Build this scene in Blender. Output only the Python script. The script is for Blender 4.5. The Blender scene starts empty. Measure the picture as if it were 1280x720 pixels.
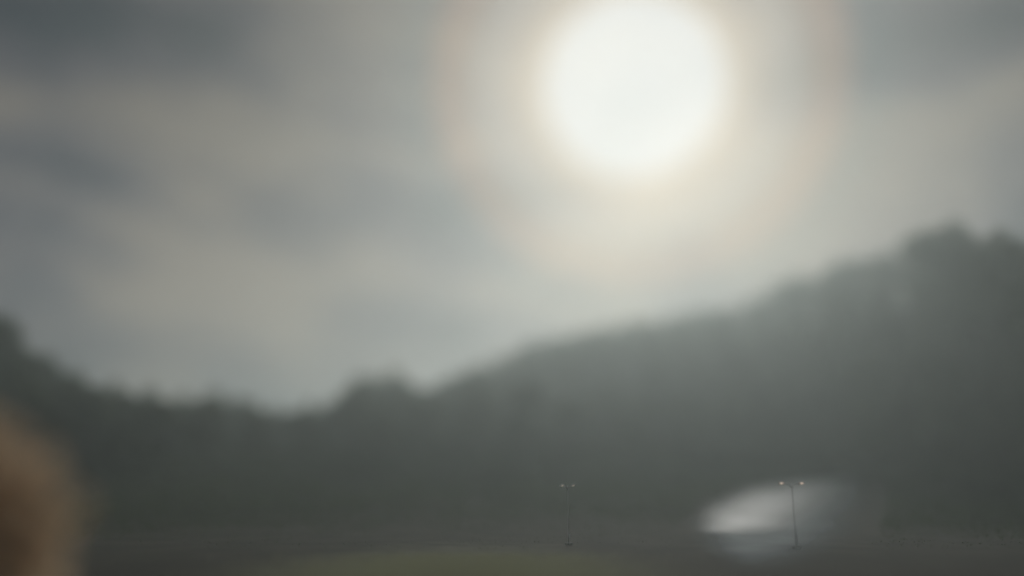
import bpy, bmesh, math, random
from mathutils import Vector, Matrix, noise

R = math.radians
SC = bpy.context.scene
COL = SC.collection

# ------------------------------------------------------------------ camera
CAM_H, PITCH, FOC = 5.0, R(13.8), 28.0
cd = bpy.data.cameras.new('camera')
cd.lens = FOC; cd.sensor_width = 36; cd.clip_start = 0.1; cd.clip_end = 5000
cam = bpy.data.objects.new('camera', cd); COL.objects.link(cam)
cam.location = (0, 0, CAM_H); cam.rotation_euler = (R(90) + PITCH, 0, 0)
cd.dof.use_dof = True                       # wide open lens focused on the lamp posts: woods, sky and foreground go soft
cd.dof.focus_distance = 68.0
cd.dof.aperture_fstop = 0.0078
SC.camera = cam

# ------------------------------------------------------------------ light
SUN_EL, SUN_AZ = R(27.7), R(9.5)            # azimuth to the right of straight ahead (+Y)
SUN = Vector((math.sin(SUN_AZ) * math.cos(SUN_EL), math.cos(SUN_AZ) * math.cos(SUN_EL), math.sin(SUN_EL)))
sl = bpy.data.lights.new('sun', 'SUN'); sl.energy = 1.3; sl.angle = R(10); sl.color = (1, .965, .91)
so = bpy.data.objects.new('sun', sl); COL.objects.link(so)
so.rotation_euler = (-SUN).to_track_quat('-Z', 'Y').to_euler()

W = bpy.data.worlds.new('World'); SC.world = W; W.use_nodes = True
nt = W.node_tree; N = nt.nodes; L = nt.links
for n in list(N): N.remove(n)
def node(tree, kind, **kw):
    n = tree.nodes.new(kind)
    for k, v in kw.items(): setattr(n, k, v)
    return n
out = node(nt, 'ShaderNodeOutputWorld')
tc = node(nt, 'ShaderNodeTexCoord')
nish = node(nt, 'ShaderNodeTexSky', sky_type='NISHITA', sun_disc=False, sun_elevation=SUN_EL, sun_rotation=SUN_AZ,
            dust_density=4.0, air_density=1.2)
bg1 = node(nt, 'ShaderNodeBackground'); bg1.inputs[1].default_value = 0.05
L.new(nish.outputs[0], bg1.inputs[0])
# cloud deck: stretched noise between slate-blue gaps and warm grey veil
mp = node(nt, 'ShaderNodeMapping'); mp.inputs['Scale'].default_value = (1.0, 1.0, 2.6); mp.inputs['Location'].default_value = (3.1, .4, 1.17)
nz = node(nt, 'ShaderNodeTexNoise'); nz.inputs['Scale'].default_value = 2.6; nz.inputs['Detail'].default_value = 5; nz.inputs['Roughness'].default_value = .62
L.new(tc.outputs['Generated'], mp.inputs[0]); L.new(mp.outputs[0], nz.inputs['Vector'])
cr = node(nt, 'ShaderNodeValToRGB')
cr.color_ramp.elements[0].position = .39; cr.color_ramp.elements[0].color = (.000, .009, .020, 1)
cr.color_ramp.elements[1].position = .62; cr.color_ramp.elements[1].color = (.158, .138, .114, 1)
e = cr.color_ramp.elements.new(.48); e.color = (.056, .055, .066, 1)
L.new(nz.outputs[0], cr.inputs[0])
# corona of the sun behind thin cloud: a function of the angle to the sun only
dt = node(nt, 'ShaderNodeVectorMath', operation='DOT_PRODUCT'); dt.inputs[1].default_value = SUN
nrm = node(nt, 'ShaderNodeVectorMath', operation='NORMALIZE')
L.new(tc.outputs['Generated'], nrm.inputs[0]); L.new(nrm.outputs[0], dt.inputs[0])
ac = node(nt, 'ShaderNodeMath', operation='ARCCOSINE'); L.new(dt.outputs['Value'], ac.inputs[0])
dv = node(nt, 'ShaderNodeMath', operation='DIVIDE'); dv.inputs[1].default_value = R(50); L.new(ac.outputs[0], dv.inputs[0])
gr = node(nt, 'ShaderNodeValToRGB'); ge = gr.color_ramp.elements
prof = [(0, (.49, .53, .55)), (5.95, (.58, .60, .60)), (6.25, (.48, .41, .315)), (7.0, (.37, .315, .24)), (8.4, (.27, .23, .185)),
        (9.5, (.195, .17, .145)), (10.2, (.225, .215, .195)), (11.2, (.136, .112, .090)), (12.6, (.158, .094, .060)), (13.5, (.126, .072, .046)), (14.5, (.010, .030, .038)),
        (18, (.026, .028, .032)), (26, (.004, .004, .004)), (48, (0, 0, 0))]
ge[0].position = 0; ge[0].color = prof[0][1] + (1,)
ge[1].position = prof[-1][0] / 50; ge[1].color = prof[-1][1] + (1,)
for a, c in prof[1:-1]:
    x = ge.new(a / 50); x.color = c + (1,)
L.new(dv.outputs[0], gr.inputs[0])
# the deck looks brighter towards the horizon
sp = node(nt, 'ShaderNodeSeparateXYZ'); L.new(nrm.outputs[0], sp.inputs[0])
mr = node(nt, 'ShaderNodeMapRange', interpolation_type='SMOOTHSTEP'); L.new(sp.outputs['Z'], mr.inputs['Value'])
mr.inputs['From Min'].default_value = .05; mr.inputs['From Max'].default_value = .55; mr.inputs['To Min'].default_value = 1.9; mr.inputs['To Max'].default_value = .75
sc_ = node(nt, 'ShaderNodeVectorMath', operation='SCALE'); L.new(cr.outputs[0], sc_.inputs[0]); L.new(mr.outputs[0], sc_.inputs['Scale'])
ad = node(nt, 'ShaderNodeMix', data_type='RGBA', blend_type='ADD'); ad.inputs[0].default_value = 1
L.new(sc_.outputs[0], ad.inputs[6]); L.new(gr.outputs[0], ad.inputs[7])
bg2 = node(nt, 'ShaderNodeBackground'); bg2.inputs[1].default_value = 1.0
L.new(ad.outputs[2], bg2.inputs[0])
mx = node(nt, 'ShaderNodeMixShader'); mx.inputs[0].default_value = .93
L.new(bg1.outputs[0], mx.inputs[1]); L.new(bg2.outputs[0], mx.inputs[2]); L.new(mx.outputs[0], out.inputs[0])

vs = SC.view_settings
SC.display_settings.display_device = 'sRGB'
vs.view_transform = 'Standard'; vs.look = 'None'; vs.exposure = 0; vs.gamma = 1; vs.use_curve_mapping = False
SC.render.engine = 'CYCLES'
cy = SC.cycles
cy.use_denoising = True; cy.max_bounces = 6; cy.volume_bounces = 2; cy.diffuse_bounces = 2; cy.transparent_max_bounces = 8

# ------------------------------------------------------------------ materials
def translucent(m, c, f):
    t = m.node_tree; b = t.nodes['Principled BSDF']; o = t.nodes['Material Output']
    tr = t.nodes.new('ShaderNodeBsdfTranslucent'); mx = t.nodes.new('ShaderNodeMixShader'); mx.inputs[0].default_value = f
    tr.inputs[0].default_value = c + (1,)
    t.links.new(b.outputs[0], mx.inputs[1]); t.links.new(tr.outputs[0], mx.inputs[2]); t.links.new(mx.outputs[0], o.inputs['Surface'])
    return m
def mat(name, c1, c2=None, scale=3.0, rough=.85, bump=0.0, bscale=None, metallic=0, spec=.4, emit=None, estr=0, coat=0, detail=5):
    m = bpy.data.materials.new(name); m.use_nodes = True
    t = m.node_tree; b = t.nodes['Principled BSDF']
    b.inputs['Roughness'].default_value = rough; b.inputs['Metallic'].default_value = metallic
    b.inputs['Specular IOR Level'].default_value = spec; b.inputs['Coat Weight'].default_value = coat
    co = t.nodes.new('ShaderNodeTexCoord')
    if c2 is None:
        b.inputs['Base Color'].default_value = c1 + (1,)
    else:
        n = t.nodes.new('ShaderNodeTexNoise'); n.inputs['Scale'].default_value = scale; n.inputs['Detail'].default_value = detail
        r = t.nodes.new('ShaderNodeValToRGB')
        r.color_ramp.elements[0].position = .35; r.color_ramp.elements[0].color = c1 + (1,)
        r.color_ramp.elements[1].position = .65; r.color_ramp.elements[1].color = c2 + (1,)
        t.links.new(co.outputs['Object'], n.inputs['Vector']); t.links.new(n.outputs[0], r.inputs[0])
        t.links.new(r.outputs[0], b.inputs['Base Color'])
    if bump:
        n2 = t.nodes.new('ShaderNodeTexNoise'); n2.inputs['Scale'].default_value = bscale or scale * 6
        bp = t.nodes.new('ShaderNodeBump'); bp.inputs['Strength'].default_value = bump
        t.links.new(co.outputs['Object'], n2.inputs['Vector']); t.links.new(n2.outputs[0], bp.inputs['Height'])
        t.links.new(bp.outputs[0], b.inputs['Normal'])
    if emit:
        b.inputs['Emission Color'].default_value = emit + (1,); b.inputs['Emission Strength'].default_value = estr
    return m

M_SOIL = mat('leaf_litter_soil', (.038, .038, .030), (.064, .060, .047), .2, .95, .4, 4, spec=.08)
M_GRASS = mat('grass_blades', (.12, .135, .075), (.20, .20, .12), .25, .8)
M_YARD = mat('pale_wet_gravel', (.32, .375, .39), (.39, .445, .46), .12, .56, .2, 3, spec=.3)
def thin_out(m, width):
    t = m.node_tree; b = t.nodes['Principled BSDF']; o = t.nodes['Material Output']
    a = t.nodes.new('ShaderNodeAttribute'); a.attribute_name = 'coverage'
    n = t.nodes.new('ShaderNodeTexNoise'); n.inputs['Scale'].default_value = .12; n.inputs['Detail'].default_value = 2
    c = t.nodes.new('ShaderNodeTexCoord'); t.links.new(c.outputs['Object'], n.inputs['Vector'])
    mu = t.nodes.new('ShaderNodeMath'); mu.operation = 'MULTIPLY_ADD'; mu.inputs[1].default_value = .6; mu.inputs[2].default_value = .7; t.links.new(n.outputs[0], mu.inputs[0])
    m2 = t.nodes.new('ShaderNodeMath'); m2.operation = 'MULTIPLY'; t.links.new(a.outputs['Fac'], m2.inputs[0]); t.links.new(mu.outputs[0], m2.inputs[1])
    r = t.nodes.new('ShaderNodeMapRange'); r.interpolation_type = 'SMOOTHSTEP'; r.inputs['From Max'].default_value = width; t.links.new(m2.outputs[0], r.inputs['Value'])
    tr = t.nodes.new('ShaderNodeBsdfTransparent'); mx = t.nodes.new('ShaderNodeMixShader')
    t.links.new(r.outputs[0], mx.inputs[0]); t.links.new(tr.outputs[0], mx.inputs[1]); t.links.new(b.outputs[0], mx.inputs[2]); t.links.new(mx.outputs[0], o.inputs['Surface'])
M_GLOW = mat('painted_bluish_glow', (.20, .24, .26), (.27, .315, .335), .2, .85, .2, 3, spec=.08)  # bluish glow round and below the yard, put into the sheet's colour
thin_out(M_YARD, 4.2); thin_out(M_GLOW, 4.0)
M_BARK = mat('bark', (.040, .032, .024), (.075, .060, .045), 3, .9, .6, 14)
M_LEAF = [mat('broadleaf_foliage', (.035, .055, .020), (.070, .095, .035), .5, .75),
          mat('dark_foliage', (.030, .045, .022), (.055, .075, .035), .5, .75),
          mat('olive_foliage', (.050, .058, .022), (.090, .095, .040), .5, .75)]
M_RUSSET = mat('russet_foliage', (.45, .345, .23), (.57, .46, .33), .7, .7)
for m_ in M_LEAF: translucent(m_, (.09, .13, .05), .35)
translucent(M_RUSSET, (.74, .585, .41), .78); translucent(M_GRASS, (.36, .37, .24), .6)
M_STEEL = mat('grey_painted_steel', (.60, .605, .61), (.68, .685, .69), 3, .6, .1, 40)
M_HEAD = mat('grey_lamp_housing', (.42, .42, .425), (.48, .48, .485), 6, .5)
M_LAMPA = mat('lit_lens_amber', (.8, .8, .8), None, rough=.2, emit=(1, .78, .62), estr=.8)
M_LAMPB = mat('lit_lens_pale', (.8, .8, .8), None, rough=.2, emit=(1, .86, .66), estr=.3)
M_CONC = mat('concrete', (.22, .22, .21), (.30, .30, .285), 4, .9, .3, 30)

# ------------------------------------------------------------------ helpers
def link(name, bm, m, parent=None, smooth=False, mats=None):
    me = bpy.data.meshes.new(name); bm.to_mesh(me); bm.free()
    for mm in (mats or [m]): me.materials.append(mm)
    if smooth:
        for p in me.polygons: p.use_smooth = True
    o = bpy.data.objects.new(name, me); COL.objects.link(o); o.parent = parent
    return o
def pydata(name, v, f, m, parent=None, smooth=False):
    me = bpy.data.meshes.new(name); me.from_pydata(v, [], f); me.update(); me.materials.append(m)
    if smooth:
        for p in me.polygons: p.use_smooth = True
    o = bpy.data.objects.new(name, me); COL.objects.link(o); o.parent = parent
    return o
def tag(o, label, cat, group=None):
    o['label'] = label; o['category'] = cat
    if group: o['group'] = group
    return o
def struct(o): o['kind'] = 'structure'; return o
def thing(name, label, cat, loc=(0, 0, 0), rz=0, group=None):
    o = bpy.data.objects.new(name, None); COL.objects.link(o)
    o.location = loc; o.rotation_euler = (0, 0, rz); o.empty_display_size = .5
    return tag(o, label, cat, group)
def dup(root, loc, rz, sc, label=None, group=None):
    r = root.copy(); COL.objects.link(r); r.location = loc; r.rotation_euler = (0, 0, rz); r.scale = sc
    if label: r['label'] = label
    if group: r['group'] = group
    for ch in list(root.children):
        c = ch.copy(); COL.objects.link(c); c.parent = r
        for g in list(ch.children):
            d = g.copy(); COL.objects.link(d); d.parent = c
    return r
def tube(bm, pts, rads, seg=8):
    rings = []
    for i, p in enumerate(pts):
        p = Vector(p)
        d = (Vector(pts[min(i + 1, len(pts) - 1)]) - Vector(pts[max(i - 1, 0)])).normalized()
        a = d.orthogonal().normalized(); b = d.cross(a)
        rings.append([bm.verts.new(p + (a * math.cos(2 * math.pi * k / seg) + b * math.sin(2 * math.pi * k / seg)) * rads[i]) for k in range(seg)])
    for r0, r1 in zip(rings, rings[1:]):
        best = min(range(seg), key=lambda s: (r1[s].co - r0[0].co).length)
        for k in range(seg):
            bm.faces.new((r0[k], r0[(k + 1) % seg], r1[(k + 1 + best) % seg], r1[(k + best) % seg]))
    bm.faces.new(rings[0][::-1]); bm.faces.new(rings[-1])
def box(bm, c, s, bev=0):
    g = bmesh.ops.create_cube(bm, size=1, matrix=Matrix.Translation(c) @ Matrix.Diagonal((*s, 1)))
    if bev:
        es = list({e for v in g['verts'] for e in v.link_edges})
        bmesh.ops.bevel(bm, geom=es, offset=bev, segments=2, affect='EDGES', profile=.5)
def lerp(a, b, t): return a + (b - a) * t
def interp(tab, x):
    if x <= tab[0][0]: return tab[0][1]
    for (x0, y0), (x1, y1) in zip(tab, tab[1:]):
        if x <= x1:
            t = (x - x0) / (x1 - x0); return lerp(y0, y1, t)
    return tab[-1][1]
def smooth01(t): t = max(0, min(1, t)); return t * t * (3 - 2 * t)

# ------------------------------------------------------------------ terrain
# azimuth (deg, right positive) -> ridge distance and ground height there
RIDGE_D = [(-70, 190), (-36, 190), (-30, 196), (-20, 215), (-6, 225), (4, 228), (9, 246), (19, 250), (24, 224), (28, 196), (32, 162), (36, 126), (70, 120)]
def el_of(px, py):                       # photo pixel -> azimuth (deg), tan(elevation)
    X, Y, Z = px - 640, 360 - py, 1280 * FOC / 36
    fw = Z * math.cos(PITCH) - Y * math.sin(PITCH); up = Z * math.sin(PITCH) + Y * math.cos(PITCH)
    return math.degrees(math.atan2(X, fw)), up / math.hypot(X, fw)
SKY = [(-90, 330), (-40, 370), (0, 384), (40, 430), (90, 459), (150, 476), (205, 490), (265, 486), (330, 504), (424, 500), (440, 470), (490, 460), (515, 474), (530, 482), (548, 476), (590, 452), (612, 450),
       (632, 446), (652, 430), (700, 417), (760, 401), (840, 391), (910, 379), (955, 362), (1010, 341), (1080, 322), (1125, 304), (1152, 286), (1178, 270), (1204, 277), (1232, 289), (1262, 284), (1290, 297), (1370, 300)]
SKYT = [el_of(*p) for p in SKY]
def sky_h(az, d): return CAM_H + d * interp(SKYT, az)
def smooth_sky(az): return sum(interp(SKYT, az + k * 1.2) for k in range(-4, 5)) / 9
BANK = math.tan(R(8))
def ground_z(x, y):
    d = math.hypot(x, y); az = math.degrees(math.atan2(x, y))
    if abs(az) > 60: az = math.copysign(60, az)
    rd = interp(RIDGE_D, az)
    u = min(y, 140) - 90                                       # flat valley floor easing into a plain bank
    base = BANK * (0 if u < -14 else (u + 14) ** 2 / 56 if u < 14 else u)
    foot = min(143, rd - 30)
    if d < foot: return base
    top = CAM_H + rd * smooth_sky(az) - 14.5
    z = lerp(base, max(top, base), smooth01((d - foot) / (rd - foot)))
    z *= (1 - .5 * smooth01((d - rd) / 300)) * smooth01((y + 60) / 80)
    return z + .5 * smooth01((d - foot - 20) / 30) * noise.noise((x * .05, y * .05, 0))
v, f = [], []
rs = [0] + [6 * 1.07 ** i for i in range(40)] 
rs = [r for r in rs if r < 88] + [90 + 3 * i for i in range(50)] + [245, 270, 310, 370, 450, 540, 640]
SEG = 180
for r in rs:
    for k in range(SEG):
        a = 2 * math.pi * k / SEG
        x, y = r * math.sin(a), r * math.cos(a); v.append((x, y, ground_z(x, y)))
for i in range(len(rs) - 1):
    for k in range(SEG):
        a, b = i * SEG + k, i * SEG + (k + 1) % SEG
        f.append((a, b, b + SEG, a + SEG) if i else (a, b + SEG, a + SEG))
struct(pydata('ground', v, f, M_SOIL, smooth=True))

# the valley floor: soil that turns to turf in a soft-edged patch
t = M_SOIL.node_tree; b = t.nodes['Principled BSDF']; soil_c = b.inputs['Base Color'].links[0].from_socket
co = t.nodes.new('ShaderNodeTexCoord'); mpp = t.nodes.new('ShaderNodeMapping'); mpp.vector_type = 'TEXTURE'
mpp.inputs['Location'].default_value = (-3.2, 47, 0); mpp.inputs['Scale'].default_value = (10, 19, 1000)
ln = t.nodes.new('ShaderNodeVectorMath'); ln.operation = 'LENGTH'
nn = t.nodes.new('ShaderNodeTexNoise'); nn.inputs['Scale'].default_value = .35; nn.inputs['Detail'].default_value = 5
ma = t.nodes.new('ShaderNodeMath'); ma.operation = 'ADD'
mr2 = t.nodes.new('ShaderNodeMapRange'); mr2.interpolation_type = 'SMOOTHSTEP'
for k_, v_ in (('From Min', .6), ('From Max', 2.2), ('To Min', 1), ('To Max', 0)): mr2.inputs[k_].default_value = v_
n3 = t.nodes.new('ShaderNodeTexNoise'); n3.inputs['Scale'].default_value = .8
r3_ = t.nodes.new('ShaderNodeValToRGB'); r3_.color_ramp.elements[0].color = (.15, .16, .10, 1); r3_.color_ramp.elements[1].color = (.23, .23, .16, 1)
mm = t.nodes.new('ShaderNodeMix'); mm.data_type = 'RGBA'
for a_, b_ in ((co.outputs['Object'], mpp.inputs[0]), (mpp.outputs[0], ln.inputs[0]), (co.outputs['Object'], nn.inputs['Vector']), (ln.outputs['Value'], ma.inputs[0]),
               (nn.outputs[0], ma.inputs[1]), (ma.outputs[0], mr2.inputs['Value']), (co.outputs['Object'], n3.inputs['Vector']), (n3.outputs[0], r3_.inputs[0]),
               (mr2.outputs[0], mm.inputs[0]), (soil_c, mm.inputs[6]), (r3_.outputs[0], mm.inputs[7]), (mm.outputs[2], b.inputs['Base Color'])): t.links.new(a_, b_)

# pale wet gravel yard, thinning out at its edges, on the bank; the glow below it is painted as a bluish sheet
def on_ground(px, py):
    X, Y, Z = px - 640, 360 - py, 1280 * FOC / 36
    d = Vector((X, Z * math.cos(PITCH) - Y * math.sin(PITCH), Z * math.sin(PITCH) + Y * math.cos(PITCH))).normalized()
    t = 20.0
    while t < 400 and CAM_H + d.z * t > ground_z(d.x * t, d.y * t): t += .05
    return (t * d.x, t * d.y)
def ground_sheet(name, px, lift, m, amp):
    P = [Vector(on_ground(*p)) for p in px]; pts = []
    for i in range(len(P)):
        for k in range(6):
            q = P[i].lerp(P[(i + 1) % len(P)], k / 6); pts.append((q.x + amp * noise.noise((q.x * .5, q.y * .5, 3)), q.y + amp * noise.noise((q.x * .5, q.y * .5, 9))))
    bm = bmesh.new(); bm.faces.new([bm.verts.new((x, y, 0)) for x, y in pts])
    for axis in (0, 1):
        lo, hi = min(p[axis] for p in pts), max(p[axis] for p in pts); no = (1, 0, 0) if axis == 0 else (0, 1, 0)
        for k in range(1, int((hi - lo) / 1.5) + 1):
            co = [0, 0, 0]; co[axis] = lo + 1.5 * k
            bmesh.ops.bisect_plane(bm, geom=bm.verts[:] + bm.edges[:] + bm.faces[:], plane_co=co, plane_no=no)
    for q in bm.verts: q.co.z = ground_z(q.co.x, q.co.y) + lift
    o = link(name, bm, m); at = o.data.attributes.new('coverage', 'FLOAT', 'POINT'); E = list(zip(pts, pts[1:] + pts[:1]))
    for i, q in enumerate(o.data.vertices):
        p = Vector((q.co.x, q.co.y * .3)); best = 1e9
        for a, b in E:
            a, b = Vector((a[0], a[1] * .3)), Vector((b[0], b[1] * .3)); ab = b - a
            best = min(best, (a + ab * max(0, min(1, (p - a).dot(ab) / max(1e-9, ab.length_squared))) - p).length)
        at.data[i].value = best
    struct(o); return pts
YARD = [(856, 664), (872, 636), (918, 608), (985, 595), (1050, 587), (1090, 594), (1080, 614), (1045, 640), (1002, 668), (930, 674)]
GLOW = [(856, 656), (880, 630), (930, 610), (1000, 597), (1075, 590), (1100, 606), (1090, 640), (1066, 684), (1005, 716), (915, 716), (866, 690)]
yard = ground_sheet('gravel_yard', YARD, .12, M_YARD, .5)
glow_area = ground_sheet('glow_sheet', GLOW, .05, M_GLOW, .8)
def in_poly(x, y, P):
    c = False
    for (x0, y0), (x1, y1) in zip(P, P[1:] + P[:1]):
        if (y0 > y) != (y1 > y) and x < (x1 - x0) * (y - y0) / (y1 - y0) + x0: c = not c
    return c

# ------------------------------------------------------------------ trees
def foliage_mesh(name, lobes, n, size, m, seed):
    rnd = random.Random(seed); v, f = [], []
    tot = sum(l[3] ** 2 for l in lobes)
    for (cx, cy_, cz, r, sz) in lobes:
        for _ in range(int(n * r * r / tot)):
            u = Vector((rnd.gauss(0, 1), rnd.gauss(0, 1), rnd.gauss(0, 1))).normalized()
            rr = r * (1 - .55 * rnd.random() ** 2) * (.86 + .3 * noise.noise((u.x * 2.2 + cx, u.y * 2.2 + cy_, u.z * 2.2 + cz)))
            p = Vector((cx, cy_, cz)) + Vector((u.x, u.y, u.z * sz)) * rr
            a = (u + Vector((rnd.uniform(-.9, .9), rnd.uniform(-.9, .9), rnd.uniform(-.3, 1)))).normalized()
            t = a.orthogonal().normalized(); t.rotate(Matrix.Rotation(rnd.uniform(0, 6.28), 3, a)); b = a.cross(t)
            s = size * rnd.uniform(.6, 1.3); i = len(v)
            v += [p - t * s, p + b * s * .55, p + t * s, p - b * s * .55]
            f.append((i, i + 1, i + 2, i + 3))
    me = bpy.data.meshes.new(name); me.from_pydata(v, [], f); me.update(); me.materials.append(m)
    return me
PROTO = []
def make_tree(k, h, cw, m):
    rnd = random.Random(40 + k)
    bm = bmesh.new()
    top = h * .62; lean = (rnd.uniform(-.4, .4), rnd.uniform(-.4, .4))
    pts = [(lean[0] * t * t, lean[1] * t * t, -.4 + (top + .4) * t) for t in (0, .05, .25, .5, .75, 1)]
    tube(bm, pts, [.42, .33, .26, .22, .16, .08], 8)
    lobes = [(lean[0], lean[1], h * .74, cw * .30, h * .26 / (cw * .30) * .9)]
    nl = rnd.randint(9, 11)
    for i in range(nl):
        a = 6.28 * i / nl + rnd.uniform(-.3, .3); z0 = h * rnd.uniform(.16, .45)
        rr = cw * rnd.uniform(.22, .34); z1 = h * rnd.uniform(.28, .80)
        e_ = (rr * math.cos(a), rr * math.sin(a), z1)
        tube(bm, [(lean[0] * .2, lean[1] * .2, z0), (e_[0] * .55, e_[1] * .55, lerp(z0, z1, .45)), e_], [.12, .08, .03], 5)
        lobes.append((*e_, cw * rnd.uniform(.17, .25), rnd.uniform(.75, 1.0)))
    tm = bpy.data.meshes.new('trunk'); bm.to_mesh(tm); bm.free(); tm.materials.append(M_BARK)
    for p in tm.polygons: p.use_smooth = True
    cm = foliage_mesh('crown', lobes, 5200, .34, m, 90 + k)
    zt = max(c.co.z for c in cm.vertices)
    return tm, cm, zt
for k, (h, cw, m) in enumerate([(14, 9, M_LEAF[0]), (13, 10, M_LEAF[1]), (15, 8, M_LEAF[2]), (12, 9, M_LEAF[0]), (14, 11, M_LEAF[1])]):
    PROTO.append(make_tree(k, h, cw, m))
def plant_tree(k, x, y, H, wx, rz, label, group):
    tm, cm, zt = PROTO[k]
    t = thing('broadleaf_tree', label, 'tree', (x, y, ground_z(x, y) - .05), rz, group)
    s = H / zt; t.scale = (s * wx, s * wx, s)
    for nm, me in (('trunk', tm), ('crown', cm)):
        o = bpy.data.objects.new(nm, me); COL.objects.link(o); o.parent = t
    return t
rnd = random.Random(11)
placed = []
WOOD = 'trees of the hazy wood around the valley'
special = {}
def try_tree(x, y, mind, H, label, group=WOOD):
    if any((x - a) ** 2 + (y - b) ** 2 < mind * mind for a, b in placed): return None
    if in_poly(x, y, glow_area) or any(in_poly(x + a, y + b, glow_area) for a, b in ((5, 0), (-5, 0), (0, 6), (-1, -8), (-2, -14), (-3, -20), (-4, -26))): return None
    placed.append((x, y))
    return plant_tree(rnd.randrange(len(PROTO)), x, y, H, rnd.uniform(.85, 1.1), rnd.uniform(0, 6.28), label, group)
# the ridge line itself, left to right
ORD = ['first', 'second', 'third', 'fourth', 'fifth', 'sixth', 'seventh', 'eighth', 'ninth', 'tenth', 'eleventh', 'twelfth', 'thirteenth', 'fourteenth', 'fifteenth', 'sixteenth']
ZONES = [(-24, 'dark skyline tree', 'on the rising wood edge at far left', 'skyline trees at the far left'),
         (-9, 'low misty skyline tree', 'in the dip left of centre', 'skyline trees in the dip'),
         (-1, 'rounded skyline tree', 'just left of centre', 'rounded skyline trees left of centre'),
         (19, 'pale hazy skyline tree', 'below the sun', 'hazy skyline trees under the sun'),
         (99, 'tall dark skyline tree', 'on the right ridge', 'skyline trees on the right ridge')]
cnt = [0] * 5
az = -37.0
while az < 37:
    rd = interp(RIDGE_D, az) * rnd.uniform(.985, 1.015)
    x, y = rd * math.sin(R(az)), rd * math.cos(R(az))
    H = max(9, min(26, sky_h(az, rd) - ground_z(x, y) + rnd.uniform(-.3, .8)))
    k = next(i for i, z in enumerate(ZONES) if az < z[0])
    t = try_tree(x, y, 3.0, H, '', ZONES[k][3])
    if t:
        t['label'] = '%s, %s from the left %s' % (ZONES[k][1], ORD[cnt[k]], ZONES[k][2]); cnt[k] += 1
    az += math.degrees(rnd.uniform(6.5, 8.5) / rd)
# the wood below it
for off in (5, 12, -9, 20, 29, 39, 50, 62, 75, 89, 103):
    az = -39 + rnd.uniform(0, 2)
    while az < 39:
        rd = interp(RIDGE_D, az); d = rd - off + rnd.uniform(-2, 2)
        if d > min(144, rd - 26):
            x, y = d * math.sin(R(az)), d * math.cos(R(az))
            H = min(rnd.uniform(12, 17), sky_h(az, d) - ground_z(x, y) - (2.2 if off < 15 else 1.5))
            if H > 6: try_tree(x, y, 5.2, H, 'dark broadleaf tree in the body of the wood below the skyline')
        az += math.degrees(rnd.uniform(7.5, 10) / d)
for px, py, back in ((1237, 330, 4), (1237, 330, 11), (1250, 320, 7), (1215, 320, 9), (1265, 330, 3), (1182, 340, 5), (1182, 340, 12), (1170, 340, 9), (1195, 340, 9)):
    az = el_of(px, py)[0]; d = interp(RIDGE_D, az) - back; x, y = d * math.sin(R(az)), d * math.cos(R(az))
    try_tree(x, y, 1.5, sky_h(az, d) - ground_z(x, y) - 2, 'dark broadleaf tree in the body of the wood below the skyline')
print('TREES', len(placed), cnt)

# ------------------------------------------------------------------ undergrowth of the wood and its ragged foot
r5 = random.Random(21); v, f = [], []
while len(f) < 120000:
    az = r5.uniform(-42, 42); rd = interp(RIDGE_D, az); d = r5.uniform(62, rd + 16)
    if d < 112 and r5.random() > .10 + .9 * smooth01((d - 62 + 14 * noise.noise((az * .2, d * .05, 2))) / 50): continue
    x, y = d * math.sin(R(az)), d * math.cos(R(az))
    deep = smooth01((d - min(118, rd - 34)) / 22)
    nz_ = noise.noise((x * .11, y * .11, 4)) + .6 * noise.noise((x * .35, y * .35, 8))
    hmax = lerp(lerp(.12, .9, smooth01((d - 74) / 40)) + lerp(.3, 1.4, smooth01((d - 74) / 40)) * nz_, 3.6 + 1.8 * nz_, deep)
    if hmax < .05 or any(in_poly(x + a, y + b, glow_area) for a, b in ((0, 0), (0, 2.5), (-1, 1), (1, 1))): continue
    if az > 12 and az < 26 and d < 150: hmax = min(hmax, 1.0)
    z = ground_z(x, y) + hmax * r5.random() ** .7
    n_ = Vector((r5.gauss(0, 1), r5.gauss(0, 1), r5.gauss(.6, 1))).normalized(); t_ = n_.orthogonal().normalized(); t_.rotate(Matrix.Rotation(r5.uniform(0, 6.28), 3, n_)); b_ = n_.cross(t_)
    q = r5.uniform(.16, .40) * lerp(.22, 1.15, smooth01((d - 78) / 42)); i = len(v); p = Vector((x, y, z))
    v += [p - t_ * q, p + b_ * q * .55, p + t_ * q, p - b_ * q * .55]; f.append((i, i + 1, i + 2, i + 3))
o = pydata('undergrowth', v, f, M_LEAF[1]); tag(o, 'dark undergrowth filling the floor and ragged foot of the hazy wood', 'undergrowth'); o['kind'] = 'stuff'

# ------------------------------------------------------------------ russet shrub at the lower left
sh = thing('russet_shrub', 'large brown leafy shrub at the lower left corner, out of focus', 'shrub', (-20.0, 31, 0)); sh.scale = (2.2, 1.0, 1.88)
bm = bmesh.new(); r2 = random.Random(3)
for i in range(9):
    a = 6.28 * i / 9; e1 = (1.6 * math.cos(a), 1.6 * math.sin(a), r2.uniform(2.4, 3.6))
    tube(bm, [(.15 * math.cos(a), .15 * math.sin(a), -.1), (.7 * math.cos(a), .7 * math.sin(a), 1.2), e1], [.09, .06, .02], 6)
link('stems', bm, M_BARK, sh, True)
lob = [(.55, 0, .9, 1.35, .9), (.6, .3, 2.0, 1.3, .95), (.25, -.2, 2.9, 1.2, .9), (-.6, .2, 3.5, 1.1, .8), (-1.0, .2, 1.2, 1.4, .9), (-1.1, -.2, 2.4, 1.4, .95)]
me = foliage_mesh('foliage', lob, 2000, .18, M_RUSSET, 5)
o = bpy.data.objects.new('foliage', me); COL.objects.link(o); o.parent = sh

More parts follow.
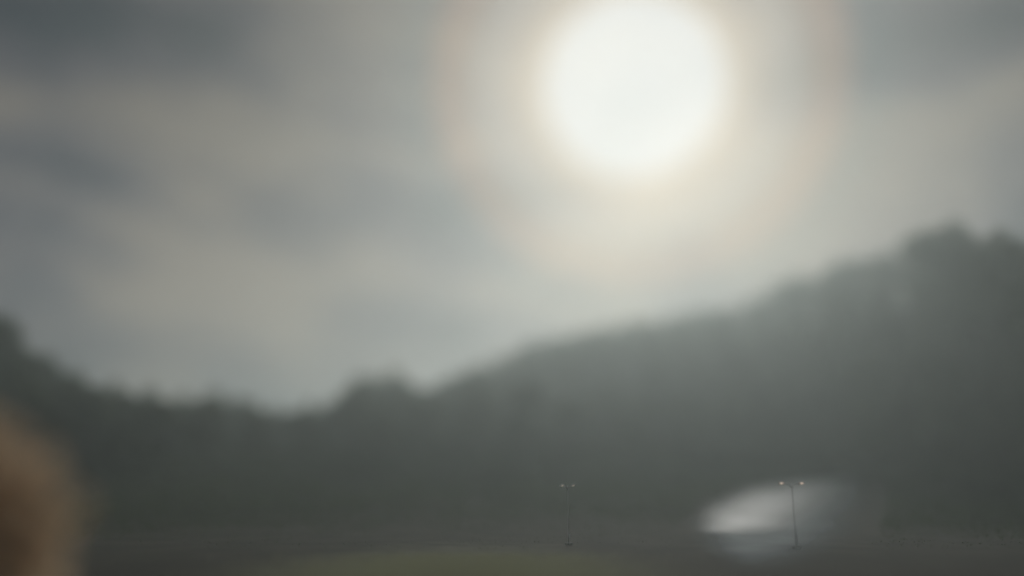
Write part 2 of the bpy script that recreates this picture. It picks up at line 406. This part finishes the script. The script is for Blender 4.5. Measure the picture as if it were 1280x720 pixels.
# ------------------------------------------------------------------ grass
def blades(name, spots, hmin, hmax, w, m, seed, label, cat):
    r3 = random.Random(seed); v, f = [], []
    for x, y in spots:
        a = r3.uniform(0, 6.28); h = r3.uniform(hmin, hmax); t = (math.cos(a) * w, math.sin(a) * w); l = (r3.gauss(0, .18) * h, r3.gauss(0, .18) * h)
        z = ground_z(x, y); i = len(v)
        v += [(x - t[0], y - t[1], z), (x + t[0], y + t[1], z), (x + l[0] * .4 + t[0] * .7, y + l[1] * .4 + t[1] * .7, z + h * .6),
              (x + l[0] * .4 - t[0] * .7, y + l[1] * .4 - t[1] * .7, z + h * .6), (x + l[0], y + l[1], z + h)]
        f += [(i, i + 1, i + 2, i + 3), (i + 3, i + 2, i + 4)]
    o = pydata(name, v, f, m); tag(o, label, cat); o['kind'] = 'stuff'; return o
r4 = random.Random(8); spots = []
while len(spots) < 40000:
    a, q = r4.uniform(0, 6.283), abs(r4.gauss(0, .55))
    x, y = -3.2 + 10 * q * math.cos(a), 47 + 20 * q * math.sin(a)
    if 28 < y < 60 and not in_poly(x, y, glow_area): spots.append((x, y))
blades('grass', spots, .12, .36, .02, M_GRASS, 1, 'yellow-green grass of the meadow at the bottom of the picture', 'grass')

# ------------------------------------------------------------------ twin-headed lamp posts
def lamp_post(label, loc, rz, H, half, lens, girth=1):
    t = thing('lamp_post', label, 'lamp post', loc, rz, 'lit twin-headed lamp posts')
    bm = bmesh.new(); box(bm, (0, 0, .06), (.5, .5, .24), .03); link('plinth', bm, M_CONC, t)
    bm = bmesh.new(); tube(bm, [(0, 0, .15), (0, 0, 1.1), (0, 0, 1.15), (0, 0, H * .6), (0, 0, H)], [girth * r for r in (.075, .075, .048, .040, .032)], 14)
    link('pole', bm, M_STEEL, t, True)
    bm = bmesh.new(); box(bm, (0, -.128, .75), (.11, .02, .32), .006); link('hatch', bm, M_STEEL, t)
    for s in (-1, 1):
        bm = bmesh.new(); tube(bm, [(0, 0, H - .35), (s * half * .35, 0, H - .08), (s * half * .8, 0, H)], [.04, .035, .03], 8); link('arm', bm, M_STEEL, t, True)
        # head: flat tapered housing tipped outwards and up to the front, lens on its underside
        M = Matrix.Translation((s * half, 0, H)) @ Matrix.Rotation(R(-38), 4, 'X')
        bm = bmesh.new(); box(bm, (0, 0, .02), (.44, .26, .10), .03)
        bmesh.ops.transform(bm, matrix=M, verts=bm.verts[:]); hd = link('lamp_head', bm, M_HEAD, t)
        bm = bmesh.new(); box(bm, (0, 0, -.04), (.24, .13, .03), .006)
        bmesh.ops.transform(bm, matrix=M, verts=bm.verts[:]); link('lens', bm, lens, hd)
    return t
lx, ly = 22.5, 66.0
lamp_post('twin-headed lamp post standing before the bright wet yard, lamps amber', (lx, ly, 0), R(8), 5.05, .86, M_LAMPA, .7)
lamp_post('twin-headed lamp post with faint pale lamps, alone in front of the wood', (4.75, 70, 0), R(52), 4.85, .84, M_LAMPB, .6)

# ------------------------------------------------------------------ haze: one even box round camera, ground and wood
bm = bmesh.new(); box(bm, (0, 0, 36), (1400, 1400, 78))
hz = bpy.data.materials.new('haze_air'); hz.use_nodes = True; t = hz.node_tree
t.nodes.remove(t.nodes['Principled BSDF'])
pv = t.nodes.new('ShaderNodeVolumePrincipled'); pv.inputs['Color'].default_value = (.815, .93, .925, 1)
pv.inputs['Density'].default_value = .0019; pv.inputs['Anisotropy'].default_value = .665
t.links.new(pv.outputs[0], t.nodes['Material Output'].inputs['Volume'])
h = link('haze', bm, hz); h['kind'] = 'stuff'; h['label'] = 'thin pale haze filling the valley'; h['category'] = 'haze'
